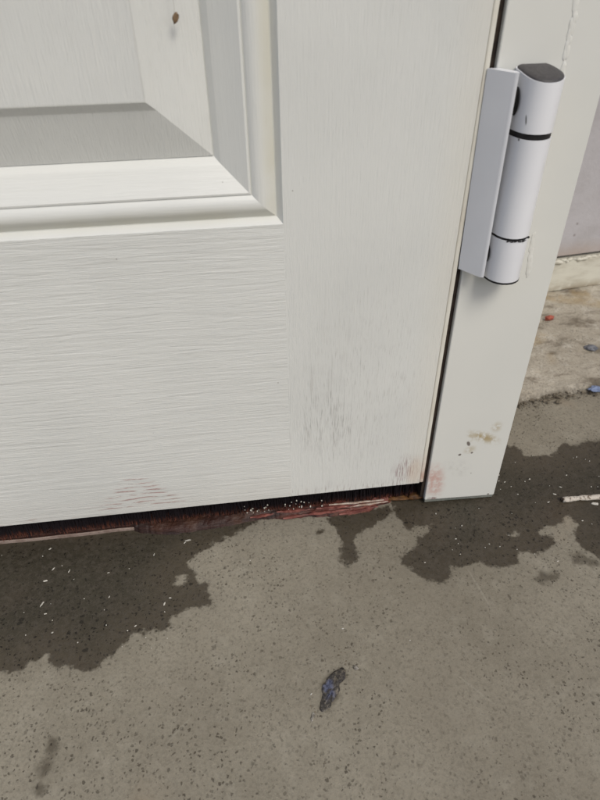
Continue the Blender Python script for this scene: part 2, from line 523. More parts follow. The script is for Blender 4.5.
MAT_CHIPW = simple('white_paint_chip', (0.60, 0.57, 0.50), (0.42, 0.40, 0.35), 0.6, 0.4, 300)
MAT_CRUMB = simple('dirt_crumb', (0.07, 0.057, 0.042), (0.16, 0.135, 0.10), 0.95, 0.15, 150, 0.0008, 0.6)
M = Mat('peeling_bark', 0.75, 0.3)
n1 = M.noise(scale=260, detail=4, rough=0.65)
col = M.mix(M.rng(n1, 0.50, 0.62), (0.52, 0.47, 0.40), (0.13, 0.095, 0.065))
M.set(color=col, normal=M.bump(n1, 0.0009, 0.8))
MAT_STICK = M.m
MAT_ENDWOOD = simple('dark_broken_wood', (0.02, 0.015, 0.012), (0.05, 0.035, 0.025), 0.8, 0.2, 300, 0.0006, 0.7)
MAT_GREY = simple('grey_blue_stone', (0.19, 0.195, 0.21), (0.10, 0.105, 0.12), 0.8, 0.3, 180, 0.0008, 0.6)
MAT_BLUE = simple('pale_blue_plastic', (0.20, 0.255, 0.40), (0.12, 0.15, 0.24), 0.5, 0.4, 150, 0.0006, 0.6)
MAT_RED = simple('brick_red_chip', (0.36, 0.095, 0.06), (0.25, 0.07, 0.05), 0.75, 0.3, 160, 0.0008, 0.6)
MAT_SEED = simple('brown_seed_husk', (0.26, 0.17, 0.095), (0.13, 0.085, 0.05), 0.7, 0.3, 500, 0.0005, 0.6)
MAT_THREAD = simple('grey_web_thread', (0.16, 0.145, 0.135), (0.26, 0.24, 0.22), 0.7, 0.3)
M = Mat('soaked_scrap', 0.38, 0.5)
n1 = M.noise(scale=420, detail=5, rough=0.7)
n2 = M.noise(scale=240, detail=3)
col = M.mix(M.rng(n1, 0.45, 0.7), (0.030, 0.025, 0.021), (0.17, 0.145, 0.11))
xs = M.sep()[0]
bl = M.ma('MULTIPLY', M.spot(-0.0025, 0, 0.0055, 1.0), M.rng(n2, 0.34, 0.52))
ysep = M.sep()[1]
bl = M.ma('MULTIPLY', bl, M.ma('MULTIPLY', M.rng(ysep, -0.010, -0.002), M.rng(ysep, 0.012, 0.006)))
col = M.mix(bl, col, M.mix(M.rng(n1, 0.4, 0.6), (0.022, 0.026, 0.055), (0.10, 0.11, 0.17)))
M.set(color=col, normal=M.bump(n1, 0.001, 0.8))
MAT_SCRAP = M.m
MAT_SHINY = simple('wet_glassy_grit', (0.10, 0.085, 0.065), (0.28, 0.26, 0.22), 0.12, 0.7, 400, 0.0004, 0.6)

# ------------------------------------------------------------------ ground
WET = {'left': [(-376, -114), (-354, -115), (-339, -117), (-334, -110), (-326, -113), (-324, -106), (-317, -115), (-300, -121), (-289, -124), (-283, -120), (-274, -115), (-262, -103), (-256, -96), (-247, -98), (-234, -100), (-228, -95), (-232, -88), (-225, -86), (-214, -81), (-197, -81), (-197, -71), (-202, -57), (-208, -57), (-210, -47), (-217, -35), (-204, -25), (-188, -17), (-167, -6), (-153, 0), (-159, 22), (-389, 30), (-441, 25), (-493, -36)],
  'drip': [(-90, 0), (-87, -10), (-82, -20), (-82, -36), (-86, -50), (-81, -60), (-71, -54), (-68, -45), (-69, -33), (-60, -23), (-50, -19), (-40, -14), (-29, -7), (-28, 4)],
  'right': [(-26, 10), (-26, -5), (-22, -19), (-17, -28), (-6, -23), (4, -24), (-3, -32), (-11, -36), (-17, -46), (-33, -54), (-35, -61), (-25, -71), (-15, -84), (-3, -86), (5, -80), (6, -72), (19, -72), (33, -69), (40, -77), (53, -77), (67, -75), (73, -65), (93, -68), (108, -59), (106, -50), (92, -48), (101, -43), (120, -40), (134, -31), (134, -43), (127, -52), (126, -65), (131, -73), (137, -84), (153, -115), (195, -130), (302, -61), (316, 47), (261, 68), (214, 63), (197, 64), (189, 59), (175, 64), (161, 54), (151, 47), (126, 52), (123, 71), (116, 68), (104, 77), (78, 81), (23, 44)],
  'i1': [(-226, -49), (-220, -48), (-217, -53), (-221, -58), (-227, -55)],
  'i2': [(70, -45), (77, -42), (79, -46), (74, -49)],
  's1': [(-105, -18), (-101, -15), (-95, -18), (-97, -22), (-103, -22)],
  'b1': [(74, -91), (81, -86), (90, -87), (94, -90), (89, -97), (82, -99), (75, -97)],
  'b2': [(110, -75), (122, -70), (131, -78), (135, -87), (124, -87), (112, -83)],
  'st1': [(-309, -170), (-306, -170), (-303, -174), (-305, -177), (-306, -180), (-304, -186), (-306, -191), (-309, -196), (-307, -202), (-310, -203), (-312, -198), (-311, -193), (-311, -187), (-309, -182), (-308, -177)]}
OUT = [(-123.2, -174.4), (-119.7, -166.3), (-118.6, -159.1), (-114.0, -153.7), (-107.2, -148.5), (-101.7, -147.0), (-99.5, -149.6), (-100.6, -155.5), (-105.5, -157.9), (-106.6, -163.7), (-109.3, -167.0), (-113.4, -171.8), (-115.5, -175.4), (-119.4, -177.7), (-122.1, -177.0)]
def sdist(px, py, poly):
    d = np.full(px.shape, 1e9)
    ins = np.zeros(px.shape, bool)
    n = len(poly)
    for i in range(n):
        ax, ay = poly[i][0] / 1000, poly[i][1] / 1000
        bx, by = poly[(i + 1) % n][0] / 1000, poly[(i + 1) % n][1] / 1000
        ex, ey = bx - ax, by - ay
        t = np.clip(((px - ax) * ex + (py - ay) * ey) / (ex * ex + ey * ey + 1e-12), 0, 1)
        d = np.minimum(d, np.hypot(px - ax - t * ex, py - ay - t * ey))
        cr = ((ay > py) != (by > py)) & (px < ex * (py - ay) / (ey if abs(ey) > 1e-12 else 1e-12) + ax)
        ins ^= cr
    return np.where(ins, -d, d)

def vnoise(x, y, s, seed):
    """smooth value noise on numpy arrays"""
    rs = np.random.RandomState(seed)
    T = rs.rand(64, 64)
    X, Y = x * s, y * s
    xi, yi = np.floor(X).astype(int), np.floor(Y).astype(int)
    fx, fy = X - xi, Y - yi
    fx, fy = fx * fx * (3 - 2 * fx), fy * fy * (3 - 2 * fy)
    g = lambda a, b: T[a % 64, b % 64]
    return (g(xi, yi) * (1 - fx) + g(xi + 1, yi) * fx) * (1 - fy) + (g(xi, yi + 1) * (1 - fx) + g(xi + 1, yi + 1) * fx) * fy - 0.5

def grid_mesh(name, xs, ys, zf, mat, attrs=(), smooth=True):
    X, Y = np.meshgrid(xs, ys)
    Z = zf(X, Y)
    ny, nx = X.shape
    me = bpy.data.meshes.new(name)
    co = np.stack([X, Y, Z], -1).reshape(-1, 3)
    i = np.arange(nx * ny).reshape(ny, nx)
    q = np.stack([i[:-1, :-1], i[:-1, 1:], i[1:, 1:], i[1:, :-1]], -1).reshape(-1, 4)
    me.vertices.add(len(co))
    me.vertices.foreach_set('co', co.ravel())
    me.loops.add(q.size)
    me.loops.foreach_set('vertex_index', q.ravel().astype(np.int32))
    me.polygons.add(len(q))
    me.polygons.foreach_set('loop_start', (np.arange(len(q)) * 4).astype(np.int32))
    me.polygons.foreach_set('loop_total', np.full(len(q), 4, np.int32))
    me.update(calc_edges=True)
    me.validate()
    for nm, fn in attrs:
        a = me.attributes.new(nm, 'FLOAT', 'POINT')
        a.data.foreach_set('value', fn(X, Y).ravel().astype(np.float32))
    if smooth:
        me.polygons.foreach_set('use_smooth', np.ones(len(q), bool))
    me.materials.append(mat)
    o = bpy.data.objects.new(name, me)
    COL.objects.link(o)
    return o

def axis(a, b, step, far):
    inner = np.arange(a, b + step / 2, step)
    ext, s, d = [], step * 2, 0
    while d < far:
        d += s
        s *= 1.5
        ext.append(d)
    ext = np.array(ext)
    return np.concatenate([a - ext[::-1], inner, b + ext])

def crack_y(x):
    return 0.1305 + (x - 0.148) * 0.115

def wall_y(x):
    return 0.3653 + (x - 0.297) * 0.115

def damp(X, Y):
    d = sdist(X, Y, WET['left'])
    d = np.maximum(d, -sdist(X, Y, WET['i1']))
    r = sdist(X, Y, WET['right'])
    r = np.maximum(r, -sdist(X, Y, WET['i2']))
    for k in (sdist(X, Y, WET['drip']), r, sdist(X, Y, WET['s1'])):
        d = np.minimum(d, k)
    return d

def soft(X, Y):
    return np.minimum(np.minimum(sdist(X, Y, WET['b1']), sdist(X, Y, WET['b2'])), np.minimum(sdist(X, Y, WET['st1']) - 0.0015, sdist(X, Y, OUT) - 0.0012))

def ground_z(X, Y):
    f = np.exp(-np.maximum(np.hypot(X, Y) - 0.6, 0) * 3)
    z = (vnoise(X, Y, 9, 1) * 0.0012 + vnoise(X, Y, 40, 2) * 0.0006 + vnoise(X, Y, 170, 3) * 0.0003) * f
    return z - 0.0012

ground = grid_mesh('ground', axis(-0.48, 0.36, 0.0022, 60), axis(-0.36, 0.17, 0.0022, 60), ground_z, MAT_GROUND,
                   (('damp_dist', damp), ('soft_dist', soft)))
ground['kind'] = 'structure'

# rough concrete strip between the crack and the wall
sx = np.concatenate([np.arange(0.055, 0.47, 0.003), np.linspace(0.48, 2.4, 60)])
st_ = np.concatenate([np.linspace(0, 0.04, 24), np.linspace(0.043, 0.26, 66)])     # distance behind the crack line
def strip_xy(X, T):
    return X, crack_y(X) + T + 0.0
def strip_mesh():
    X, T = np.meshgrid(sx, st_)
    edge = vnoise(X, T * 0, 30, 5) * 0.010 + vnoise(X, T * 0, 110, 6) * 0.006
    Y = crack_y(X) + T + edge * np.exp(-T / 0.03)
    rise = np.clip(T / 0.012, 0, 1)
    rise = rise * rise * (3 - 2 * rise)
    Z = -0.003 + 0.008 * rise + (vnoise(X, Y, 25, 7) * 0.004 + vnoise(X, Y, 80, 8) * 0.0022 + vnoise(X, Y, 230, 9) * 0.0012) * np.clip(T / 0.01, 0.2, 1)
    return X, Y, Z, T
Xs, Ys, Zs, Ts = strip_mesh()
strip = grid_mesh('concrete_strip', sx, st_, lambda X, T: Zs, MAT_STRIP, (('edge_dist', lambda X, T: T),))
co = np.stack([Xs, Ys, Zs], -1).reshape(-1)
strip.data.vertices.foreach_set('co', co.astype(np.float32))
strip.data.update()
strip['kind'] = 'structure'

bm = bmesh.new()
rnd = random.Random(3)
for i in range(900):
    x = 0.10 + rnd.random() ** 1.2 * 0.30
    r = 0.0004 + rnd.random() ** 4 * 0.0016
    y = crack_y(x) + rnd.gauss(0.001, 0.0050)
    lump(bm, (x, y, 0.0002 + r * 0.3), (r * (0.8 + rnd.random()), r, r * 0.7), i, 1, 0.6)
o = obj('dirt_crumbs', bm, MAT_CRUMB, loc=(0.25, 0.14, 0))
tag(o, 'dark dirt crumbs gathered along the crack in the concrete', 'dirt', kind='stuff')

# ------------------------------------------------------------------ recessed wall with skirting
wall = thing('wall', 'grey rendered wall with pale skirting set back beyond the door frame', 'wall', (0.30, wall_y(0.30), 0))
n_ = Vector((0.115, -1, 0)).normalized()           # not exact: local outward normal
tx = Vector((1, 0.115, 0)).normalized()
ny_ = Vector((tx.y, -tx.x, 0))
def wall_slab(s0, s1, front, back, z0, z1, bev):
    """slab along the wall line; s from x=0.30, front/back are distances in front of (+) the wall line"""
    bm = box(s0, s1, -front, -back, z0, z1, bev)
    for v in bm.verts:
        p = Vector((0.30, wall_y(0.30), 0)) + tx * v.co.x + ny_ * (-v.co.y)
        v.co = Vector((p.x, p.y, v.co.z))
    return bm
obj('wall_render', wall_slab(-0.26, 2.2, -0.004, -0.15, 0.0585, 2.3, 0.001), MAT_WALL, wall)
sk = obj('skirting_board', wall_slab(-0.255, 2.19, 0.0, -0.10, 0.005, 0.0535, 0.0025), MAT_SKIRT, wall)
bm = bmesh.new()
rnd = random.Random(12)
s = -0.06
while s < 0.25:
    p = Vector((0.30, wall_y(0.30), 0)) + tx * s + ny_ * rnd.uniform(-0.003, 0.0)
    r = rnd.uniform(0.0018, 0.0050)
    lump(bm, (p.x, p.y, 0.0528 + rnd.uniform(-0.001, 0.001)), (r * 1.6, 0.0032, r * 0.62), s * 91, 2, 0.6)
    s += r * rnd.uniform(1.2, 3.4)
obj('chipped_paint_edge', bm, MAT_SKIRT, sk, smooth=True)
obj('return_wall', box(0.0, 0.056, 0.0735, wall_y(0.02) + 0.02, 0, 2.3, 0.002), MAT_WALL, wall)

# ------------------------------------------------------------------ door
DW, DB, DT = 0.84, 0.0302, 2.01          # width, bottom, top
XG, ZG = -0.1216, 0.2836                 # inner edges of stile and bottom rail
door = thing('door', 'white wood grain panelled door with scuffed bottom rail', 'door', (0, 0, 0))
ZT = 0.92                                # top of the lower panel
stile = obj('hinge_stile', box(XG, -0.0040, 0, 0.018, DB, DT, 0.0), MAT_STILE, door)
obj('lock_stile', box(-DW, -DW - XG, 0, 0.018, DB, DT, 0.0), MAT_STILE, door)
obj('bottom_rail', box(-DW - XG, XG, 0, 0.018, DB, ZG, 0.0), MAT_RAIL, door)
obj('middle_rail', box(-DW - XG, XG, 0, 0.018, ZT, ZT + 0.16, 0.0), MAT_RAIL, door)
obj('top_rail', box(-DW - XG, XG, 0, 0.018, DT - 0.12, DT, 0.0), MAT_RAIL, door)
obj('door_core', box(-DW, -0.0040, 0.0184, 0.044, DB, DT, 0.0), MAT_PANEL, door)
obj('edge_strip', box(-0.0036, -0.0001, 0.0003, 0.044, DB, DT, 0.0009, 2), MAT_EDGE, door)

# moulding profile: (distance in from the frame edge, depth), with a 0..1 dirt weight for the quirk
PROF = [(0.0, 0.0002, 0), (0.0004, 0.0006, 0), (0.0034, 0.0048, .3), (0.0040, 0.0050, 1), (0.0046, 0.0047, 1), (0.0072, 0.0026, 1), (0.0094, 0.0012, .8), (0.0118, 0.0005, .3), (0.0145, 0.0006, 0),
        (0.0170, 0.0015, 0), (0.0186, 0.0029, 0), (0.0190, 0.0033, 0), (0.0193, 0.0025, 0), (0.0205, 0.0023, 0), (0.0222, 0.0032, 0), (0.0345, 0.0098, 0), (0.0360, 0.0104, 0), (0.0368, 0.0112, 0), (0.0398, 0.0142, 0), (0.0402, 0.0145, 0)]
PANEL_PROF = [(0.0402, 0.0146), (0.0404, 0.0138), (0.0690, 0.0046), (0.0700, 0.0041), (0.0742, 0.0009), (0.0748, 0.0005), (0.0756, 0.0003)]

def frame_ring(x0, x1, z0, z1, prof, side):
    """one mitred run of a moulding round the rectangle; side in 'bottom','right','left','top'"""
    bm = bmesh.new()
    lay = bm.verts.layers.float.new('groove')
    rows = []
    for pt in prof:
        w, d = pt[0], pt[1]
        a, b, c, e = x0 + w, x1 - w, z0 + w, z1 - w
        P = {'bottom': ((a, c), (b, c)), 'right': ((b, c), (b, e)), 'top': ((b, e), (a, e)), 'left': ((a, e), (a, c))}[side]
        row = []
        L = math.hypot(P[1][0] - P[0][0], P[1][1] - P[0][1])
        n = 24
        for k in range(n + 1):
            t = k / n
            x, z = P[0][0] + (P[1][0] - P[0][0]) * t, P[0][1] + (P[1][1] - P[0][1]) * t
            v = bm.verts.new((x, d, z))
            if len(pt) > 2:
                v[lay] = pt[2]
            row.append(v)
        rows.append(row)
    for r0, r1 in zip(rows, rows[1:]):
        for k in range(len(r0) - 1):
            bm.faces.new((r0[k], r0[k + 1], r1[k + 1], r1[k]))
    return bm

def panel(z0, z1):
    x0, x1 = -DW - XG, XG
    for side in ('bottom', 'right', 'left', 'top'):
        o = obj('panel_moulding', frame_ring(x0, x1, z0, z1, PROF, side), MAT_MOULD_H if side in ('bottom', 'top') else MAT_MOULD_V, door)
        sharp(o, 28)
    bm = bmesh.new()
    rings = []
    for w, d in PANEL_PROF:
        rings.append([bm.verts.new(q) for q in ((x0 + w, d, z0 + w), (x1 - w, d, z0 + w), (x1 - w, d, z1 - w), (x0 + w, d, z1 - w))])
    for a, b in zip(rings, rings[1:]):
        for k in range(4):
            bm.faces.new((a[k], a[(k + 1) % 4], b[(k + 1) % 4], b[k]))
    bm.faces.new(rings[-1])
    sharp(obj('raised_panel', bm, MAT_PANEL, door), 20)
panel(ZG, ZT)
panel(ZT + 0.16, DT - 0.12)

# brush seal under the door
light_stop = obj('brush_light_stop', box(-DW + 0.002, -0.0045, 0.020, 0.030, 0.006, DB - 0.0004, 0), MAT_BLACK, door)  # solid black backing, added so no light comes through behind the bristles
bm = bmesh.new()
rnd = random.Random(21)
for i in range(5200):
    x = rnd.uniform(-0.50, -0.0055)
    y = rnd.uniform(0.0095, 0.0195)
    zb = 0.0035 + rnd.random() ** 2 * 0.006 + 0.004 * max(0, mn.noise(Vector((x * 60, 1, 2))))
    lean, ly = rnd.gauss(0, 0.0016), rnd.gauss(-0.0012, 0.0012)
    w = rnd.uniform(0.00022, 0.00045)
    t = [bm.verts.new((x + w * math.cos(a), y + w * math.sin(a), DB - 0.0003)) for a in (0, 2.09, 4.19)]
    b = [bm.verts.new((x + lean + w * .8 * math.cos(a), y + ly + w * .8 * math.sin(a), zb)) for a in (0, 2.09, 4.19)]
    for k in range(3):
        bm.faces.new((t[k], t[(k + 1) % 3], b[(k + 1) % 3], b[k]))
    bm.faces.new(b[::-1])
br = obj('bristles', bm, MAT_BRISTLE, light_stop)
br['kind'] = 'stuff'

# ------------------------------------------------------------------ door frame
frame = thing('door_frame', 'smooth white plastic door frame stained pink at its lower corner', 'door frame', JOFF)
FX0, FX1 = 0.0037, 0.0721
bm = box(FX0, FX1, 0, 0.07, 0.0, 2.085, 0.0)
for v in bm.verts:
    if v.co.z < 0.01:
        v.co.z = 0.0058 + (v.co.x - FX0) / (FX1 - FX0) * (0.0028 - 0.0058)
bmesh.ops.bevel(bm, geom=list(bm.edges), offset=0.0011, segments=3, affect='EDGES', profile=0.5)
jamb = obj('jamb', bm, MAT_JAMB, frame)
sharp(jamb, 40)
bm = box(FX0 + 0.001, FX1 - 0.0008, 0.0012, 0.069, 0.0, 0.008, 0.0)
for v in bm.verts:
    zt = 0.0052 + (v.co.x - FX0) / (FX1 - FX0) * (0.0026 - 0.0052)
    v.co.z = zt if v.co.z > 0.004 else zt - 0.0032
obj('end_cap', bm, MAT_CAPEND, frame)
obj('gasket', box(0.0002, FX0 - 0.0001, 0.0035, 0.040, 0.007, 2.05, 0.0), MAT_GASKET, frame)
obj('head', box(-DW - 0.075, FX0 - 0.0002, 0.0, 0.07, DT + 0.004, 2.085, 0.001), MAT_JAMB, frame)
obj('jamb', box(-DW - 0.072, -DW - 0.0037, 0.0, 0.07, 0.003, DT + 0.0035, 0.001), MAT_JAMB, frame)
# rough sealant dabs beside the hinge barrel
bm = bmesh.new()
rnd = random.Random(4)
for (xa, za, xb, zb2, n) in ((0.0427, 0.405, 0.0440, 0.372, 14), (0.0440, 0.368, 0.0452, 0.360, 3), (0.0500, 0.264, 0.0530, 0.236, 11)):
    for i in range(n):
        t = (i + rnd.random() * 0.6) / n
        r = rnd.uniform(0.0011, 0.0019)
        lump(bm, (xa + (xb - xa) * t + rnd.gauss(0, 0.0004), 0.0, za + (zb2 - za) * t), (r, 0.00034, r * 2.6), i + za * 100, 3, 0.35)
obj('sealant', bm, MAT_SEAL, frame, smooth=True)

# ------------------------------------------------------------------ hinge
hinge = thing('door_hinge', 'white three knuckle flag hinge with black cap joining door and frame', 'hinge', (0.02, 0, 0.24))
# leaf: angled cover between door edge and barrel
def lean(bm, x_top, x_bot):
    for v in bm.verts:
        t = (v.co.z - 0.242) / (0.370 - 0.242)
        v.co.x += x_bot + (x_top - x_bot) * t
    return bm
LEAF = [(-0.0003, -0.0004), (0.0098, -0.0150), (0.0122, -0.0158), (0.0132, -0.0140), (0.0128, -0.0105), (0.0066, -0.0004)]
bm = prism(LEAF, 0.2435, 0.3686, 0.0009, 3)
sharp(obj('leaf', lean(bm, -0.0016, 0.0004), MAT_HINGE, hinge), 50)

BX, BR = 0.0280, 0.0109
SEC = [(0.0142, -0.0030), (0.0148, -0.0012), (0.0172, -0.0004), (0.0330, -0.0004), (0.0350, -0.0018), (0.0368, -0.0052), (0.0382, -0.0095), (0.0388, -0.0130), (0.0382, -0.0160), (0.0364, -0.0188),
       (0.0338, -0.0209), (0.0306, -0.0223), (0.0272, -0.0227), (0.0238, -0.0221), (0.0208, -0.0205), (0.0186, -0.0182), (0.0170, -0.0152), (0.0157, -0.0105)]
def dsec(g=0.0):
    """barrel section: flat root on the frame, round nose turned a little to the right"""
    c = Vector((BX, -0.0118))
    return [tuple(c + (Vector(q) - c) * (1 + g / BR)) if q[1] < -0.001 else q for q in SEC]
def barrel(name, z0, z1, g=0.0, mat=None, bev=0.0007, zf=None):
    bm = prism(dsec(g), z0, z1, bev, 2, zf)
    return sharp(obj(name, lean(bm, 0.0, 0.0), mat or MAT_HINGE, hinge), 35)
ztop = lambda x, y: 0.3666 + (y + 0.0118) * 0.233
barrel('knuckle', 0.3370, 0.3635, zf=lambda x, y: ztop(x, y))
barrel('knuckle', 0.2731, 0.3336)
barrel('knuckle', 0.2417, 0.2714)
barrel('washer', 0.33365, 0.33695, -0.0006, MAT_BLACK, 0)
barrel('washer', 0.27145, 0.27305, -0.0003, MAT_BLACK, 0)
barrel('base_cap', 0.2404, 0.24165, 0.0001, MAT_BLACK, 0.0002)
bm = bmesh.new()
rnd = random.Random(6)
for i in range(26):
    a = -math.pi * (0.12 + 0.7 * rnd.random())
    r = rnd.uniform(0.0003, 0.0008)
    lump(bm, (BX + 0.0111 * math.cos(a), -0.0118 + 0.0110 * math.sin(a), 0.2713 + rnd.uniform(-0.0004, 0.0002)), (r * 1.5, 0.0003, r * 0.7), i, 1, 0.5)
obj('chipped_coating', bm, MAT_BLACK, hinge)
# domed dark cap on top
bm = bmesh.new()
rings = []
for s_, dz in ((1.0, 0.00005), (0.985, 0.0007), (0.93, 0.0012), (0.75, 0.0017), (0.4, 0.0020)):
    ring = []
    for x, y in dsec(-0.0005):
        xx, yy = BX + (x - BX) * s_, -0.0118 + (y + 0.0118) * s_
        ring.append(bm.verts.new((xx, yy, ztop(xx, yy) + dz)))
    rings.append(ring)
for a, b in zip(rings, rings[1:]):
    for k in range(len(a)):
        bm.faces.new((a[k], a[(k + 1) % len(a)], b[(k + 1) % len(a)], b[k]))
bm.faces.new(rings[-1])
sharp(obj('cap', lean(bm, 0.0, 0.0), MAT_CAP, hinge), 50)
# dark oval plugs on the side facing the leaf
for zc, hz in ((0.3522, 0.0078), (0.2580, 0.0066)):
    bm = bmesh.new()
    cen = (0.0151, -0.0080)
    q = bmesh.ops.create_uvsphere(bm, u_segments=20, v_segments=10, radius=1)
    for v in q['verts']:
        v.co = Vector((cen[0] + v.co.x * 0.0009, cen[1] + v.co.y * 0.0050, zc + v.co.z * hz))
    obj('screw_plug', lean(bm, 0.0, 0.0), MAT_BLACK, hinge, smooth=True)

# ------------------------------------------------------------------ sill under the door
sill = thing('door_sill', 'low red painted sill rotting and flaking beneath the door', 'sill', (-0.25, 0.02, 0))
obj('sill_board', box(-DW, 0.003, 0.0105, 0.060, -0.002, 0.0030, 0.0006), MAT_SILLWOOD, sill)
bm = bmesh.new()
rnd = random.Random(8)
N = 60
prev = None
for i in range(N + 1):
    x = -0.84 + (0.84 - 0.2655) * (i / N) ** 0.5
    w = mn.noise(Vector((x * 30, 0, 0))) * 0.0008
    y0 = 0.0075 + w
    row = [bm.verts.new(c) for c in ((x, y0, -0.002), (x, y0, 0.0010 + w * .6), (x, y0 + 0.0013, 0.0014 + w * .6), (x, y0 + 0.003, -0.002))]
    if prev:
        for k in range(4):
            bm.faces.new((prev[k], prev[(k + 1) % 4], row[(k + 1) % 4], row[k]))
    else:
        bm.faces.new(row)
    prev = row
bm.faces.new(prev[::-1])
obj('sill_lip', bm, MAT_LIP, sill)
# ragged red paint skin reaching out past the door face
bm = bmesh.new()
KX = [-0.2655, -0.255, -0.235, -0.205, -0.175, -0.150, -0.120, -0.09, -0.060, -0.045, -0.035, -0.026]
KY = [0.0065, 0.0015, -0.0035, -0.0030, 0.0000, 0.0030, 0.0005, -0.0025, -0.0030, 0.0010, 0.0050, 0.0085]
N = 190
rows = []
for i in range(N + 1):
    x = KX[0] + (KX[-1] - KX[0]) * i / N
    yf = float(np.interp(x, KX, KY)) + mn.noise(Vector((x * 90, 3, 0))) * 0.0022 + mn.noise(Vector((x * 330, 7, 0))) * 0.0010
    row = []
    for j in range(9):
        t = j / 8
        y = yf + (0.0215 - yf) * t
        zz = 0.0004 + 0.0042 * min(1, t * 3.2) ** 0.7 + mn.noise(Vector((x * 70, y * 260, 1))) * 0.0014 + mn.noise(Vector((x * 260, y * 500, 5))) * 0.0008
        row.append(bm.verts.new((x, y, max(zz, -0.0006) if j else -0.0022)))
    rows.append(row)
for a, b in zip(rows, rows[1:]):
    for k in range(8):
        bm.faces.new((a[k], b[k], b[k + 1], a[k + 1]))
obj('paint_skin', bm, MAT_SILL, sill)

def sliver(name, pts, th, mat, parent, seed=0, wid=0.002):
    """thin ragged splinter along a polyline"""
    bm = bmesh.new()
    prev = None
    n = len(pts)
    for i, p in enumerate(pts):
        d = Vector(pts[min(i + 1, n - 1)]) - Vector(pts[max(i - 1, 0)])
        s_ = Vector((-d.y, d.x, 0)).normalized()
        k = math.sin(math.pi * (0.12 + 0.80 * i / (n - 1))) * wid * (1 + 0.5 * mn.noise(Vector((i * 1.7, seed, 0))))
        c = Vector(p)
        row = [bm.verts.new(c + s_ * k), bm.verts.new(c + Vector((0, 0, th))), bm.verts.new(c - s_ * k), bm.verts.new(c - Vector((0, 0, th * 0.6)))]
        if prev:
            for q in range(4):
                bm.faces.new((prev[q], prev[(q + 1) % 4], row[(q + 1) % 4], row[q]))
        else:
            bm.faces.new(row)
        prev = row
    bm.faces.new(prev[::-1])
    return obj(name, bm, mat, parent)
def run(x0, y0, z0, x1, y1, z1, n=7, seed=0, amp=0.0007):
    return [(x0 + (x1 - x0) * i / n, y0 + (y1 - y0) * i / n + amp * mn.noise(Vector((i * 0.9, seed, 3))), z0 + (z1 - z0) * i / n + amp * mn.noise(Vector((i * 0.8, seed, 9)))) for i in range(n + 1)]
for i, a in enumerate(((-0.112, 0.0005, 0.0030, -0.068, 0.0005, 0.0040), (-0.098, 0.0050, 0.0048, -0.060, 0.0035, 0.0052), (-0.078, -0.0025, 0.0018, -0.040, 0.0015, 0.0024),
                       (-0.135, 0.0060, 0.0045, -0.104, 0.0045, 0.0048), (-0.160, 0.0040, 0.0030, -0.138, 0.0050, 0.0036), (-0.130, -0.0005, 0.0022, -0.112, 0.0005, 0.0026))):
    sliver('paint_flake', run(*a, 8, i), 0.0006, MAT_FLAKE, sill, i, 0.0022)
for i, a in enumerate(((-0.086, 0.0065, 0.0060, -0.034, 0.0050, 0.0066), (-0.072, 0.0030, 0.0046, -0.030, 0.0040, 0.0050))):
    o = sliver('splinter', run(*a, 9, i + 20), 0.0006, MAT_SPLINTER, sill, i + 20, 0.0013)
    o['label'] = 'bare pale wood splinter'
bm = bmesh.new()
lump(bm, (-0.001, 0.0085, 0.0035), (0.0085, 0.0035, 0.0030), 3, 3, 0.5)
lump(bm, (-0.018, 0.0085, 0.0030), (0.011, 0.0030, 0.0022), 9, 3, 0.6)
obj('filler_crust', bm, MAT_OCHRE, sill, smooth=True)

# white crumbs caught in the brush
bm = bmesh.new()
rnd = random.Random(31)
for i in range(34):
    x = rnd.choice((rnd.gauss(-0.150, 0.008), rnd.gauss(-0.120, 0.011), rnd.gauss(-0.108, 0.016)))
    r = rnd.uniform(0.0003, 0.0008)
    y = rnd.uniform(0.0055, 0.0085)
    lump(bm, (x, y, 0.0058 + rnd.random() ** 2 * 0.009), (r, r, r * 1.3), i, 1, 0.5)
o = obj('white_crumbs', bm, MAT_CHIPW, loc=(-0.13, 0.008, 0.006))
tag(o, 'white paint crumbs caught in the black brush under the door', 'paint crumbs', kind='stuff')

# ------------------------------------------------------------------ loose things on the ground
def gz(x, y):
    return float(ground_z(np.array([[x]]), np.array([[y]]))[0, 0])

# stick
stick = thing('stick', 'short whitish peeling stick lying on the damp concrete', 'stick', (0.17, -0.0145, 0.001))
bm = bmesh.new()
prev = None
n, seg = 22, 10
ends = []
for i in range(n + 1):
    t = i / n
    x = 0.1352 + t * 0.088
    cy = -0.0128 - 0.004 * t + 0.0006 * math.sin(t * 7)
    r = 0.0024 + 0.0004 * mn.noise(Vector((t * 9, 0, 0)))
    row = []
    for k in range(seg):
        a = 2 * math.pi * k / seg
        rr = r * (1 + 0.34 * mn.noise(Vector((x * 420, math.cos(a) * 1.5, math.sin(a) * 1.5))))
        row.append(bm.verts.new((x + (0.0008 * mn.noise(Vector((k, 5, i))) if i in (0, n) else 0), cy + rr * math.cos(a) * 1.1, gz(x, cy) + r * 0.8 + rr * math.sin(a))))
    if prev:
        for k in range(seg):
            bm.faces.new((prev[k], prev[(k + 1) % seg], row[(k + 1) % seg], row[k]))
    else:
        bm.faces.new(row)
    prev = row
bm.faces.new(prev[::-1])
obj('bark', bm, MAT_STICK, stick, smooth=True)
bm = bmesh.new()
lump(bm, (0.1346, -0.0128, 0.0010), (0.0013, 0.0020, 0.0018), 4, 2, 0.6)
obj('broken_end', bm, MAT_ENDWOOD, stick)

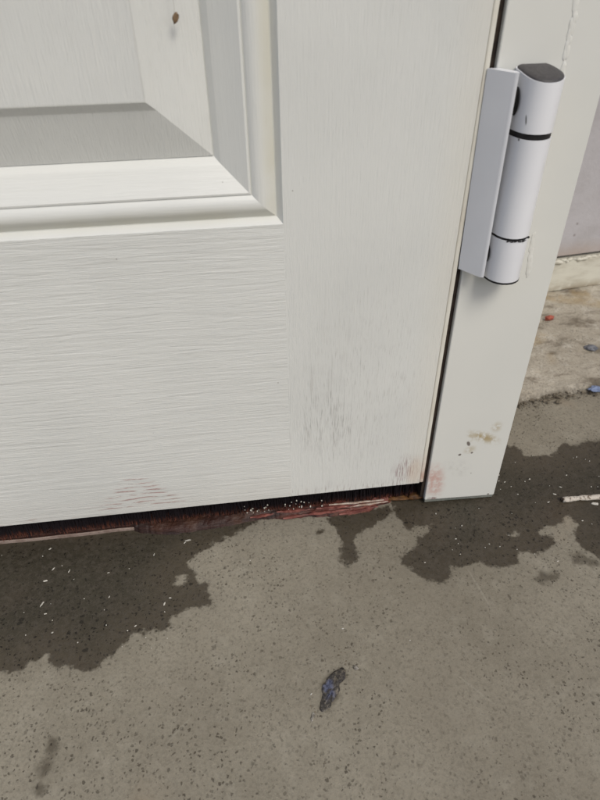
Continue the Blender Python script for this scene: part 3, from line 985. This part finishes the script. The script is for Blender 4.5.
def flake_thing(name, label, cat, c, r, mat, seed, sub=2, rough=0.5, rot=0.0):
    bm = bmesh.new()
    lump(bm, (0, 0, 0), r, seed, sub, rough)
    bmesh.ops.rotate(bm, verts=bm.verts, cent=(0, 0, 0), matrix=Matrix.Rotation(rot, 3, 'Z'))
    zmin = min(v.co.z for v in bm.verts)
    for v in bm.verts:
        if v.co.z < zmin * 0.55:
            v.co.z = zmin * 0.55 + (v.co.z - zmin * 0.55) * 0.15
    zmin = min(v.co.z for v in bm.verts)
    bmesh.ops.translate(bm, verts=bm.verts, vec=Vector((c[0], c[1], c[2] - zmin - 0.0003)))
    o = obj(name, bm, mat, loc=c)
    return tag(o, label, cat)

def strip_z(x, y):
    i = np.argmin((Xs - x) ** 2 + (Ys - y) ** 2)
    return float(Zs.ravel()[i])
flake_thing('paint_chip', 'pale paint chip touching the underside of the white stick', 'paint chip', (0.1635, -0.0205, gz(.1635, -.0205)), (0.0035, 0.0016, 0.0010), MAT_CHIPW, 5, 2, 0.5, -0.3)
flake_thing('brick_chip', 'small brick red chip beside the frame edge on rough concrete', 'brick chip', (0.262, 0.291, strip_z(.262, .291)), (0.0064, 0.0045, 0.0042), MAT_RED, 2, 1, 0.7, 0.2)
flake_thing('pebble', 'flat grey blue pebble on the rough concrete strip', 'pebble', (0.284, 0.2190, strip_z(.284, .219)), (0.0078, 0.0065, 0.0028), MAT_GREY, 7, 2, 0.6, -0.2)
flake_thing('plastic_scrap', 'pale blue plastic scrap lying on the dirty crack', 'plastic scrap', (0.2480, 0.1405, 0.0035), (0.0090, 0.0040, 0.0024), MAT_BLUE, 11, 2, 0.8, 0.0)
flake_thing('wet_grit', 'tiny glassy grit grain above the dark soaked scrap', 'grit', (-0.0915, -0.1485, gz(-.0915, -.1485)), (0.0020, 0.0019, 0.0012), MAT_SHINY, 13, 2, 0.5)
flake_thing('wet_grit', 'tiny pale grit shard at the lower tip of the dark soaked scrap', 'grit', (-0.1285, -0.1795, gz(-.1285, -.1795)), (0.0012, 0.0030, 0.0009), MAT_SHINY, 17, 2, 0.5, -0.4)

# soaked dark scrap
cx = sum(p[0] for p in OUT) / len(OUT)
cy = sum(p[1] for p in OUT) / len(OUT)
bm = bmesh.new()
zc = gz(cx / 1000, cy / 1000)
# resample the outline
dense = []
for i in range(len(OUT)):
    a, b = OUT[i], OUT[(i + 1) % len(OUT)]
    for k in range(4):
        t = k / 4
        dense.append((a[0] + (b[0] - a[0]) * t + 0.95 * mn.noise(Vector(((i * 4 + k) * 0.77, 1.3, 0))), a[1] + (b[1] - a[1]) * t + 0.95 * mn.noise(Vector(((i * 4 + k) * 0.77, 5.3, 0)))))
rings = []
for s_, hh in ((1.0, -0.0008), (1.0, 0.0001), (0.88, 0.0004), (0.74, 0.0006), (0.58, 0.0008), (0.42, 0.0009), (0.28, 0.0009), (0.12, 0.0008)):
    ring = []
    for px, py in dense:
        x, y = (cx + (px - cx) * s_) / 1000, (cy + (py - cy) * s_) / 1000
        nz = (mn.noise(Vector((x * 420, y * 420, 0))) * 0.0007 + mn.noise(Vector((x * 1100, y * 1100, 4))) * 0.0007) if hh > 0.0005 else 0
        ring.append(bm.verts.new((x, y, zc + hh + nz)))
    rings.append(ring)
for a, b in zip(rings, rings[1:]):
    for k in range(len(a)):
        bm.faces.new((a[k], a[(k + 1) % len(a)], b[(k + 1) % len(a)], b[k]))
bm.faces.new(rings[-1])
o = obj('soaked_scrap', bm, MAT_SCRAP, smooth=True, loc=(cx / 1000, cy / 1000, zc))
tag(o, 'dark soaked scrap with bluish sheen lying alone on dry concrete', 'scrap')

bm = bmesh.new()
rnd = random.Random(19)
for i in range(36):
    t = rnd.random()
    if i % 3 == 0:
        x, y = -0.1255 + rnd.gauss(0, 0.0022), -0.1765 + rnd.gauss(0, 0.0030)
    elif i % 3 == 1:
        x, y = -0.0955 + rnd.gauss(0, 0.0030), -0.1470 + rnd.gauss(0, 0.0022)
    else:
        x, y = -0.099 + rnd.gauss(0, 0.0028), -0.1350 + rnd.gauss(0, 0.0035)
    r = 0.0002 + rnd.random() ** 2 * 0.0006
    lump(bm, (x, y, gz(x, y) + r * 0.1), (r * 1.4, r, r * 0.4), i, 1, 0.6)
o = obj('dark_crumbs', bm, MAT_CRUMB, loc=(-0.11, -0.155, 0))
tag(o, 'dark crumbs strewn round the ends of the soaked scrap', 'dirt', kind='stuff')

# seed hanging from a thread on the door panel
seed = thing('seed_husk', 'small brown seed husk hanging from a thread on the door panel', 'seed', (-0.1745, 0.0035, 0.398))
bm = bmesh.new()
lump(bm, (-0.1745, 0.0026, 0.3976), (0.0017, 0.0012, 0.0026), 5, 2, 0.5)
bmesh.ops.rotate(bm, verts=bm.verts, cent=(-0.1745, 0.0026, 0.3976), matrix=Matrix.Rotation(0.35, 3, 'Y'))
obj('husk', bm, MAT_SEED, seed, smooth=True)
bm = bmesh.new()
prev = None
for i in range(9):
    t = i / 8
    c = Vector((-0.1748 - 0.0010 * t + 0.0006 * math.sin(t * 6), 0.0030, 0.3998 + 0.016 * t))
    w = 0.00022 if t > 0.45 else 0.0001
    row = [bm.verts.new(c + Vector((w * math.cos(a), w * math.sin(a), 0))) for a in (0, 2.09, 4.19)]
    if prev:
        for k in range(3):
            bm.faces.new((prev[k], prev[(k + 1) % 3], row[(k + 1) % 3], row[k]))
    prev = row
obj('thread', bm, MAT_THREAD, seed)

# loose pale chips and fibres on the damp ground
bm = bmesh.new()
rnd = random.Random(77)
spots = [(-338.5, -3.9, 1.6, 0.8), (-331.9, -26.3, 2.0, 0.9), (-317.8, -30.3, 1.8, 1.3), (-336.3, -37.9, 2.0, 0), (-334.5, -60.5, 3.0, 1.1), (-284.3, -37.0, 1.4, 0.2), (-280.8, -61.2, 1.2, 1.2), (-246.3, -23.2, 1.6, 1.4), (-216.9, -11.8, 3.2, 0.1), (-219.5, -13.7, 1.6, 0.9), (-257.3, -91.0, 1.2, 0.5), (-235.4, -74.1, 1.8, 1.2), (-230.8, -69.0, 1.2, 0), (-330.2, -70.3, 1.2, 0.2), (-321.5, -88.3, 1.1, 0.6), (91.2, 18.6, 1.2, 0.4), (117.1, 19.1, 1.0, 0.3), (132.4, -3.3, 2.0, -0.5), (122.2, -12.2, 1.5, 0.2), (142.2, 4.6, 1.4, -0.7), (177.5, 42.1, 1.2, 0.6), (187.7, 34.8, 1.0, 1), (155.5, 19.2, 0.9, 0.2), (21.0, -42.6, 1.1, 0), (31.2, -29.0, 0.8, 1), (56.4, -56.4, 0.8, 0.5), (12.1, -11.8, 1.2, 1.3), (97.4, 1.6, 0.8, 0.1), (142.6, -38.5, 1.0, 0), (99.5, -78.5, 1.3, 0.2), (-13.8, -63.9, 0.9, 0.2), (-127.3, -163.8, 1.0, 0.6), (-95.1, -115.8, 1.0, 0.1), (-163.2, -41.2, 0.7, 1), (-45.9, -132.7, 0.8, 0.4), (-280.3, -87.1, 0.6361392482090671, 2.33), (-343.7, -11.0, 0.45230316681790605, 0.31), (89.4, 28.4, 0.3638416849432153, 2.39), (-347.7, -66.8, 0.38378255299804714, 0.65), (-231.8, -105.1, 0.37266746741824147, 2.91), (94.2, 52.1, 0.3663824228518982, 0.44), (133.1, 49.4, 0.32640898022043086, 1.07), (-323.5, -77.2, 0.322800371814316, 2.93), (173.5, 41.4, 0.44647379033674417, 1.74), (-379.6, -5.5, 0.34760822282951, 0.74), (70.0, -61.3, 0.6102412058795981, 0.32), (-263.1, -94.3, 0.3833933572195188, 1.54), (-325.0, -23.9, 0.42498014773716275, 0.95), (24.3, -30.8, 0.3646117857698465, 0.15), (86.0, 20.8, 0.6305182047194506, 1.37), (184.6, 37.5, 0.4336741174412646, 0.62), (14.0, -54.0, 0.34265224387890353, 1.3), (-341.8, -87.7, 0.6904030278986524, 1.36), (95.0, 11.9, 0.6607441876724551, 0.34), (19.4, -59.4, 0.372048118976168, 1.48), (112.2, 43.1, 0.5778386997803577, 1.99), (132.4, 8.0, 0.40594337811990816, 2.94), (-266.0, -107.5, 0.4897215382665124, 2.32), (54.0, -10.9, 0.43915380321107994, 1.93), (48.2, -52.5, 0.6904488753207763, 2.87), (21.2, -48.0, 0.4131432792288827, 0.24), (83.3, -68.1, 0.421066438030413, 1.66), (185.9, 12.8, 0.5496287275854261, 0.54), (-266.8, -35.3, 0.36629819290084537, 2.68), (82.0, -21.1, 0.4861320655080671, 1.14), (-283.4, -73.1, 0.4402081531446449, 2.86), (-248.4, -102.3, 0.5199731725858572, 0.9), (171.7, 0.8, 0.6274087999140017, 1.26), (85.1, 34.9, 0.5255436553866604, 2.87), (-234.7, -81.4, 0.45274152787899474, 0.98), (43.2, -55.7, 0.47168035635853933, 2.93), (-301.1, -60.3, 0.5383239912806466, 0.78), (83.2, 9.6, 0.4967018870399729, 0.86), (109.5, -11.1, 0.31599060231955733, 0.41), (111.0, 16.4, 0.6127628953360407, 0.74), (177.8, -0.1, 0.5072876234199899, 2.59), (26.5, 45.6, 0.5133991679788449, 1.01), (-327.6, -61.4, 0.3145715653980855, 0.76), (-300.4, -99.4, 0.47186821335072116, 2.42), (149.0, -43.2, 0.4902878892179301, 2.05), (69.2, -45.4, 0.6345114529228998, 2.08), (-312.5, -39.8, 0.3661797597360986, 2.09), (-243.6, -111.9, 0.3273677251715489, 0.69)]
for i, (x, y, L, a) in enumerate(spots):
    x, y, L = x / 1000, y / 1000, L / 1000
    q = len(bm.verts)
    lump(bm, (0, 0, 0), (L, max(0.0005, L * rnd.uniform(0.22, 0.4)), 0.0004), i, 1, 0.6)
    bm.verts.ensure_lookup_table()
    vs = bm.verts[q:]
    R_ = Matrix.Rotation(a, 3, 'Z')
    for v in vs:
        v.co = R_ @ v.co + Vector((x, y, gz(x, y) + 0.0004))
o = obj('pale_specks', bm, MAT_CHIPW, loc=(0, -0.04, 0))
tag(o, 'tiny pale chips and fibres scattered over the damp concrete', 'specks', kind='stuff')
